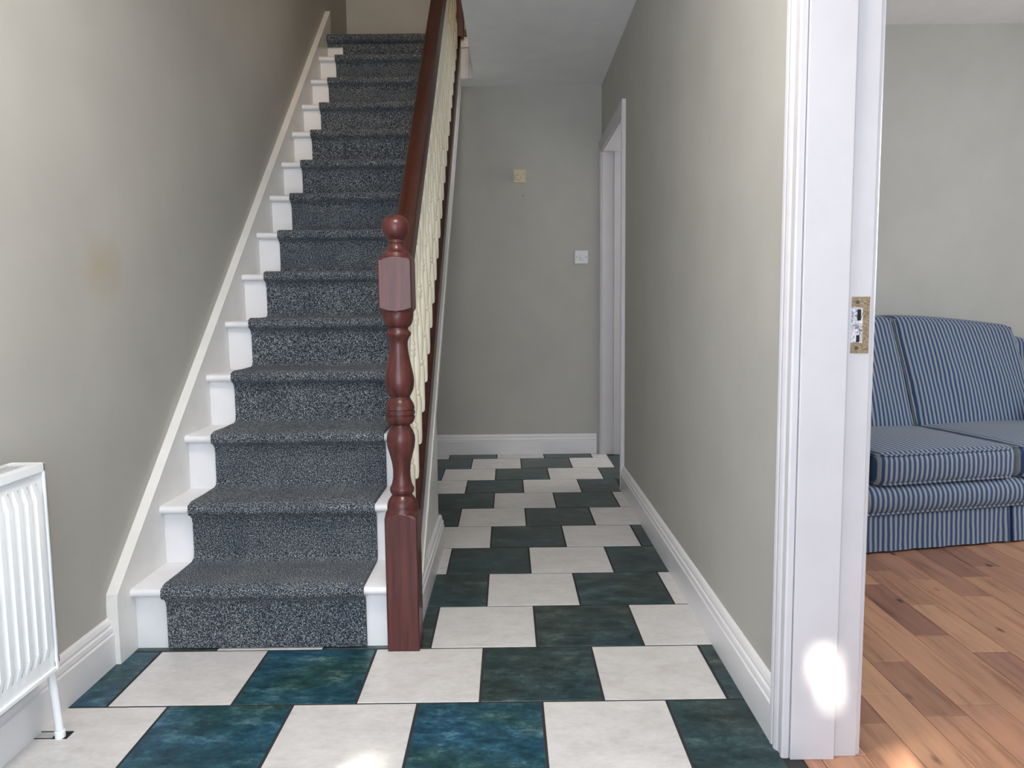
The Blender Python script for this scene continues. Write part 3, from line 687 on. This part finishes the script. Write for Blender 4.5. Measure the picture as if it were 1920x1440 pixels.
# ------------------------------------------------------------------ sofa (built along its own axes)
sofa = empty('sofa', (1.463, 3.157, 0), math.atan2(.20614, .97852))
tag(sofa, 'blue striped two seat sofa with skirt on the living room floor', 'sofa')
def rbox(name, x0, x1, y0, y1, z0, z1, r, puff=(0, 0, 0), mat=M_sofa, warp=None, n=(18, 10, 8), root=None):
    bm = bmesh.new(); d = {}
    vs, fs = [], []; c = Vector(((x0+x1)/2, (y0+y1)/2, (z0+z1)/2)); h = Vector(((x1-x0)/2, (y1-y0)/2, (z1-z0)/2))
    def key(i, j, k): return (i, j, k)
    def vert(i, j, k):
        q = (i, j, k)
        if q in d: return d[q]
        p = Vector((2*i/n[0]-1, 2*j/n[1]-1, 2*k/n[2]-1))
        # concentrate samples near the edges
        p = Vector(tuple(math.copysign(1-(1-abs(v))**1.35, v) for v in p))
        w = Vector((p.x*h.x, p.y*h.y, p.z*h.z)); inn = Vector(tuple(max(-(h[a]-r), min(h[a]-r, w[a])) for a in range(3)))
        dd = w-inn
        if dd.length > 1e-9: w = inn+dd.normalized()*min(r, max(abs(dd.x), abs(dd.y), abs(dd.z)))
        bx, by, bz = (1-p.x**2), (1-p.y**2), (1-p.z**2)
        w.x += math.copysign(puff[0]*by*bz, p.x)*(abs(p.x)**3); w.y += math.copysign(puff[1]*bx*bz, p.y)*(abs(p.y)**3); w.z += math.copysign(puff[2]*bx*by, p.z)*(abs(p.z)**3)
        P = c+w
        if warp: P = Vector(warp(P))
        d[q] = len(vs); vs.append(tuple(P)); return d[q]
    for (A, B, Cc) in ((0, 1, 2), (1, 2, 0), (2, 0, 1)):
        for s in (0, n[Cc]):
            for a in range(n[A]):
                for b in range(n[B]):
                    f = []
                    for da, db in ((0, 0), (1, 0), (1, 1), (0, 1)):
                        q = [0, 0, 0]; q[A] = a+da; q[B] = b+db; q[Cc] = s; f.append(vert(*q))
                    fs.append(tuple(f))
    return mesh(name, vs, fs, mat, root or sofa, True, fix=False)
def tubep(name, path, r, root, closed=False):
    vs, fs = tube(path, r, 8, closed); return mesh(name, vs, fs, M_sofa, root, True, fix=False)
ML = .74                                            # middle of the sofa
RX = 1.43
# frame: plinth, rail, back
rbox('front_rail', -.02, 1.50, -.022, .30, .160, .292, .055, (0, .006, .004), n=(40, 8, 10))
rbox('seat_deck', 0, 1.48, .10, .80, .10, .30, .02, mat=M_gap)
# skirt panels with inverted pleats
sk_r = []
for a, b in ((-.20, .722), (.738, 1.68)):
    m_ = 60; vs, fs = [], []
    for i in range(m_+1):
        x = a+(b-a)*i/m_; wob = .003*math.sin(x*31)+.002*math.sin(x*77+1)
        e = min(i, m_-i)/m_; fl = .012*math.exp(-e*40)
        for z, o_ in ((.010, 0), (.06, .003), (.12, .006), (.170, .008)):
            yy = o_-.004+(wob-fl*0.6)*(1-z/.17); vs.append((x, yy, z))
        for z in (.170, .010): vs.append((x, .016, z))
    for i in range(m_):
        for j in range(6):
            j2 = (j+1) % 6; fs.append((i*6+j, (i+1)*6+j, (i+1)*6+j2, i*6+j2))
    fs += [(0, 1, 2, 3, 4, 5), tuple(m_*6+q for q in range(6))]
    autosmooth(mesh('skirt_panel', vs, fs, M_sofa, sofa, True, fix=False), 50)
boxes('pleat_backing', [(.66, .80, .018, .024, .012, .168)], M_sofa, sofa, fix=False)
boxes('skirt_side', [(-.205, -.195, .0, .82, .010, .170), (1.675, 1.685, .0, .82, .010, .170), (-.2, 1.68, .82, .83, .010, .170)], M_sofa, sofa, fix=False)
for s in ((-.20, 1.68),): tubep('skirt_welt', [(x, -.004, .1715) for x in [s[0]+(s[1]-s[0])*i/60 for i in range(61)]], .0055, sofa)
# arms
for (a, b) in ((-.20, .046), (RX+.004, 1.68)):
    rbox('arm', a, b, .030, .80, .06, .60, .070, (.0, .004, .01), n=(12, 14, 14))
    m0 = (a+b)/2
    rbox('arm_scroll', a-.004, b+.004, .018, .06, .222, .545, .035, mat=M_sofa, n=(8, 6, 14))
# seat cushions with piping
for a, b in ((.050, .735), (.745, RX)):
    cu = rbox('seat_cushion', a, b, -.018, .66, .288, .430, .036, (.006, .010, .020), n=(26, 22, 10))
    def rr(z, ins):
        p = []; x0, x1, y0, y1 = a+ins, b-ins, -.018+ins, .66-ins; R = .055
        for cx, cy, st in ((x0+R, y0+R, 180), (x1-R, y0+R, 270), (x1-R, y1-R, 0), (x0+R, y1-R, 90)):
            for q in range(7):
                an = math.radians(st+q*15); p.append((cx+R*math.cos(an), cy+R*math.sin(an), z))
        return p
    for z in (.421, .298): tubep('piping', rr(z, .004), .0048, cu, True)
# back cushions lean back and their tops fall away from the middle
def camel(x):
    t = abs(x-ML)/.80; return 1-.0*t-.082*max(0, t-.10)**1.25
def lean(P):
    x, y, z = P; h = (z-.40)/.585
    zz = .40+(z-.40)*(1+(camel(x)-1)*1.55)
    return (x, y+.225*h+(.012*math.sin(x*23+z*9)*max(0, .5-abs(h-.45))), zz)
for a, b in ((-.02, ML-.001), (ML+.001, 1.50)):
    bc = rbox('back_cushion', a, b, .590, .80, .395, .985, .045, (.004, .030, .006), n=(30, 10, 26), warp=lean)
    pth = []
    xa, xb = a+.012, b-.012
    for q in range(16): pth.append((xa, .605, .43+(.965-.43)*q/15))
    for q in range(1, 20): pth.append((xa+(xb-xa)*q/20, .605, .972))
    for q in range(16): pth.append((xb, .605, .965-(.965-.43)*q/15))
    tubep('piping', [lean(p) for p in pth], .0045, bc)
def leanb(P):
    x, y, z = P; h = max(0, (z-.20)/.7); return (x, y+.10*h, .2+(z-.2)*(1+(camel(x)-1)*1.3) if z > .2 else z)
rbox('back_frame', -.14, 1.62, .72, .83, .14, .93, .04, (0, .004, .004), n=(30, 6, 12), warp=leanb)
for x, y in ((-.12, .08), (1.60, .08), (-.12, .76), (1.60, .76)): box('foot', x-.025, x+.025, y-.025, y+.025, 0, .12, M_mahog, sofa, .004, fix=False)

# ------------------------------------------------------------------ dome added out of view on the hall ceiling as fill light
LX_, LY_ = -.20, 1.30
pl = empty('ceiling_fill_lamp', (LX_, LY_, ZC)); tag(pl, 'round dome fill light added unseen on the hall ceiling', 'lamp')
m_, t_, b_ = nt('fill_dome_glow'); b_.inputs['Base Color'].default_value = (.9, .88, .84, 1)
b_.inputs['Emission Color'].default_value = (1, .93, .84, 1); b_.inputs['Emission Strength'].default_value = FILL_LAMP
vs, fs = lathe([(.0005+.20*math.cos(math.pi/2*i/12), -.018-.095*math.sin(math.pi/2*i/12)) for i in range(13)], 36, LX_, LY_, ZC)
mesh('fill_dome', vs, fs, m_, pl, True)
vs, fs = lathe([(.0001, 0), (.215, 0), (.215, -.016), (.205, -.022), (.0001, -.022)], 36, LX_, LY_, ZC)
mesh('base_ring', vs, fs, M_plastic, pl)
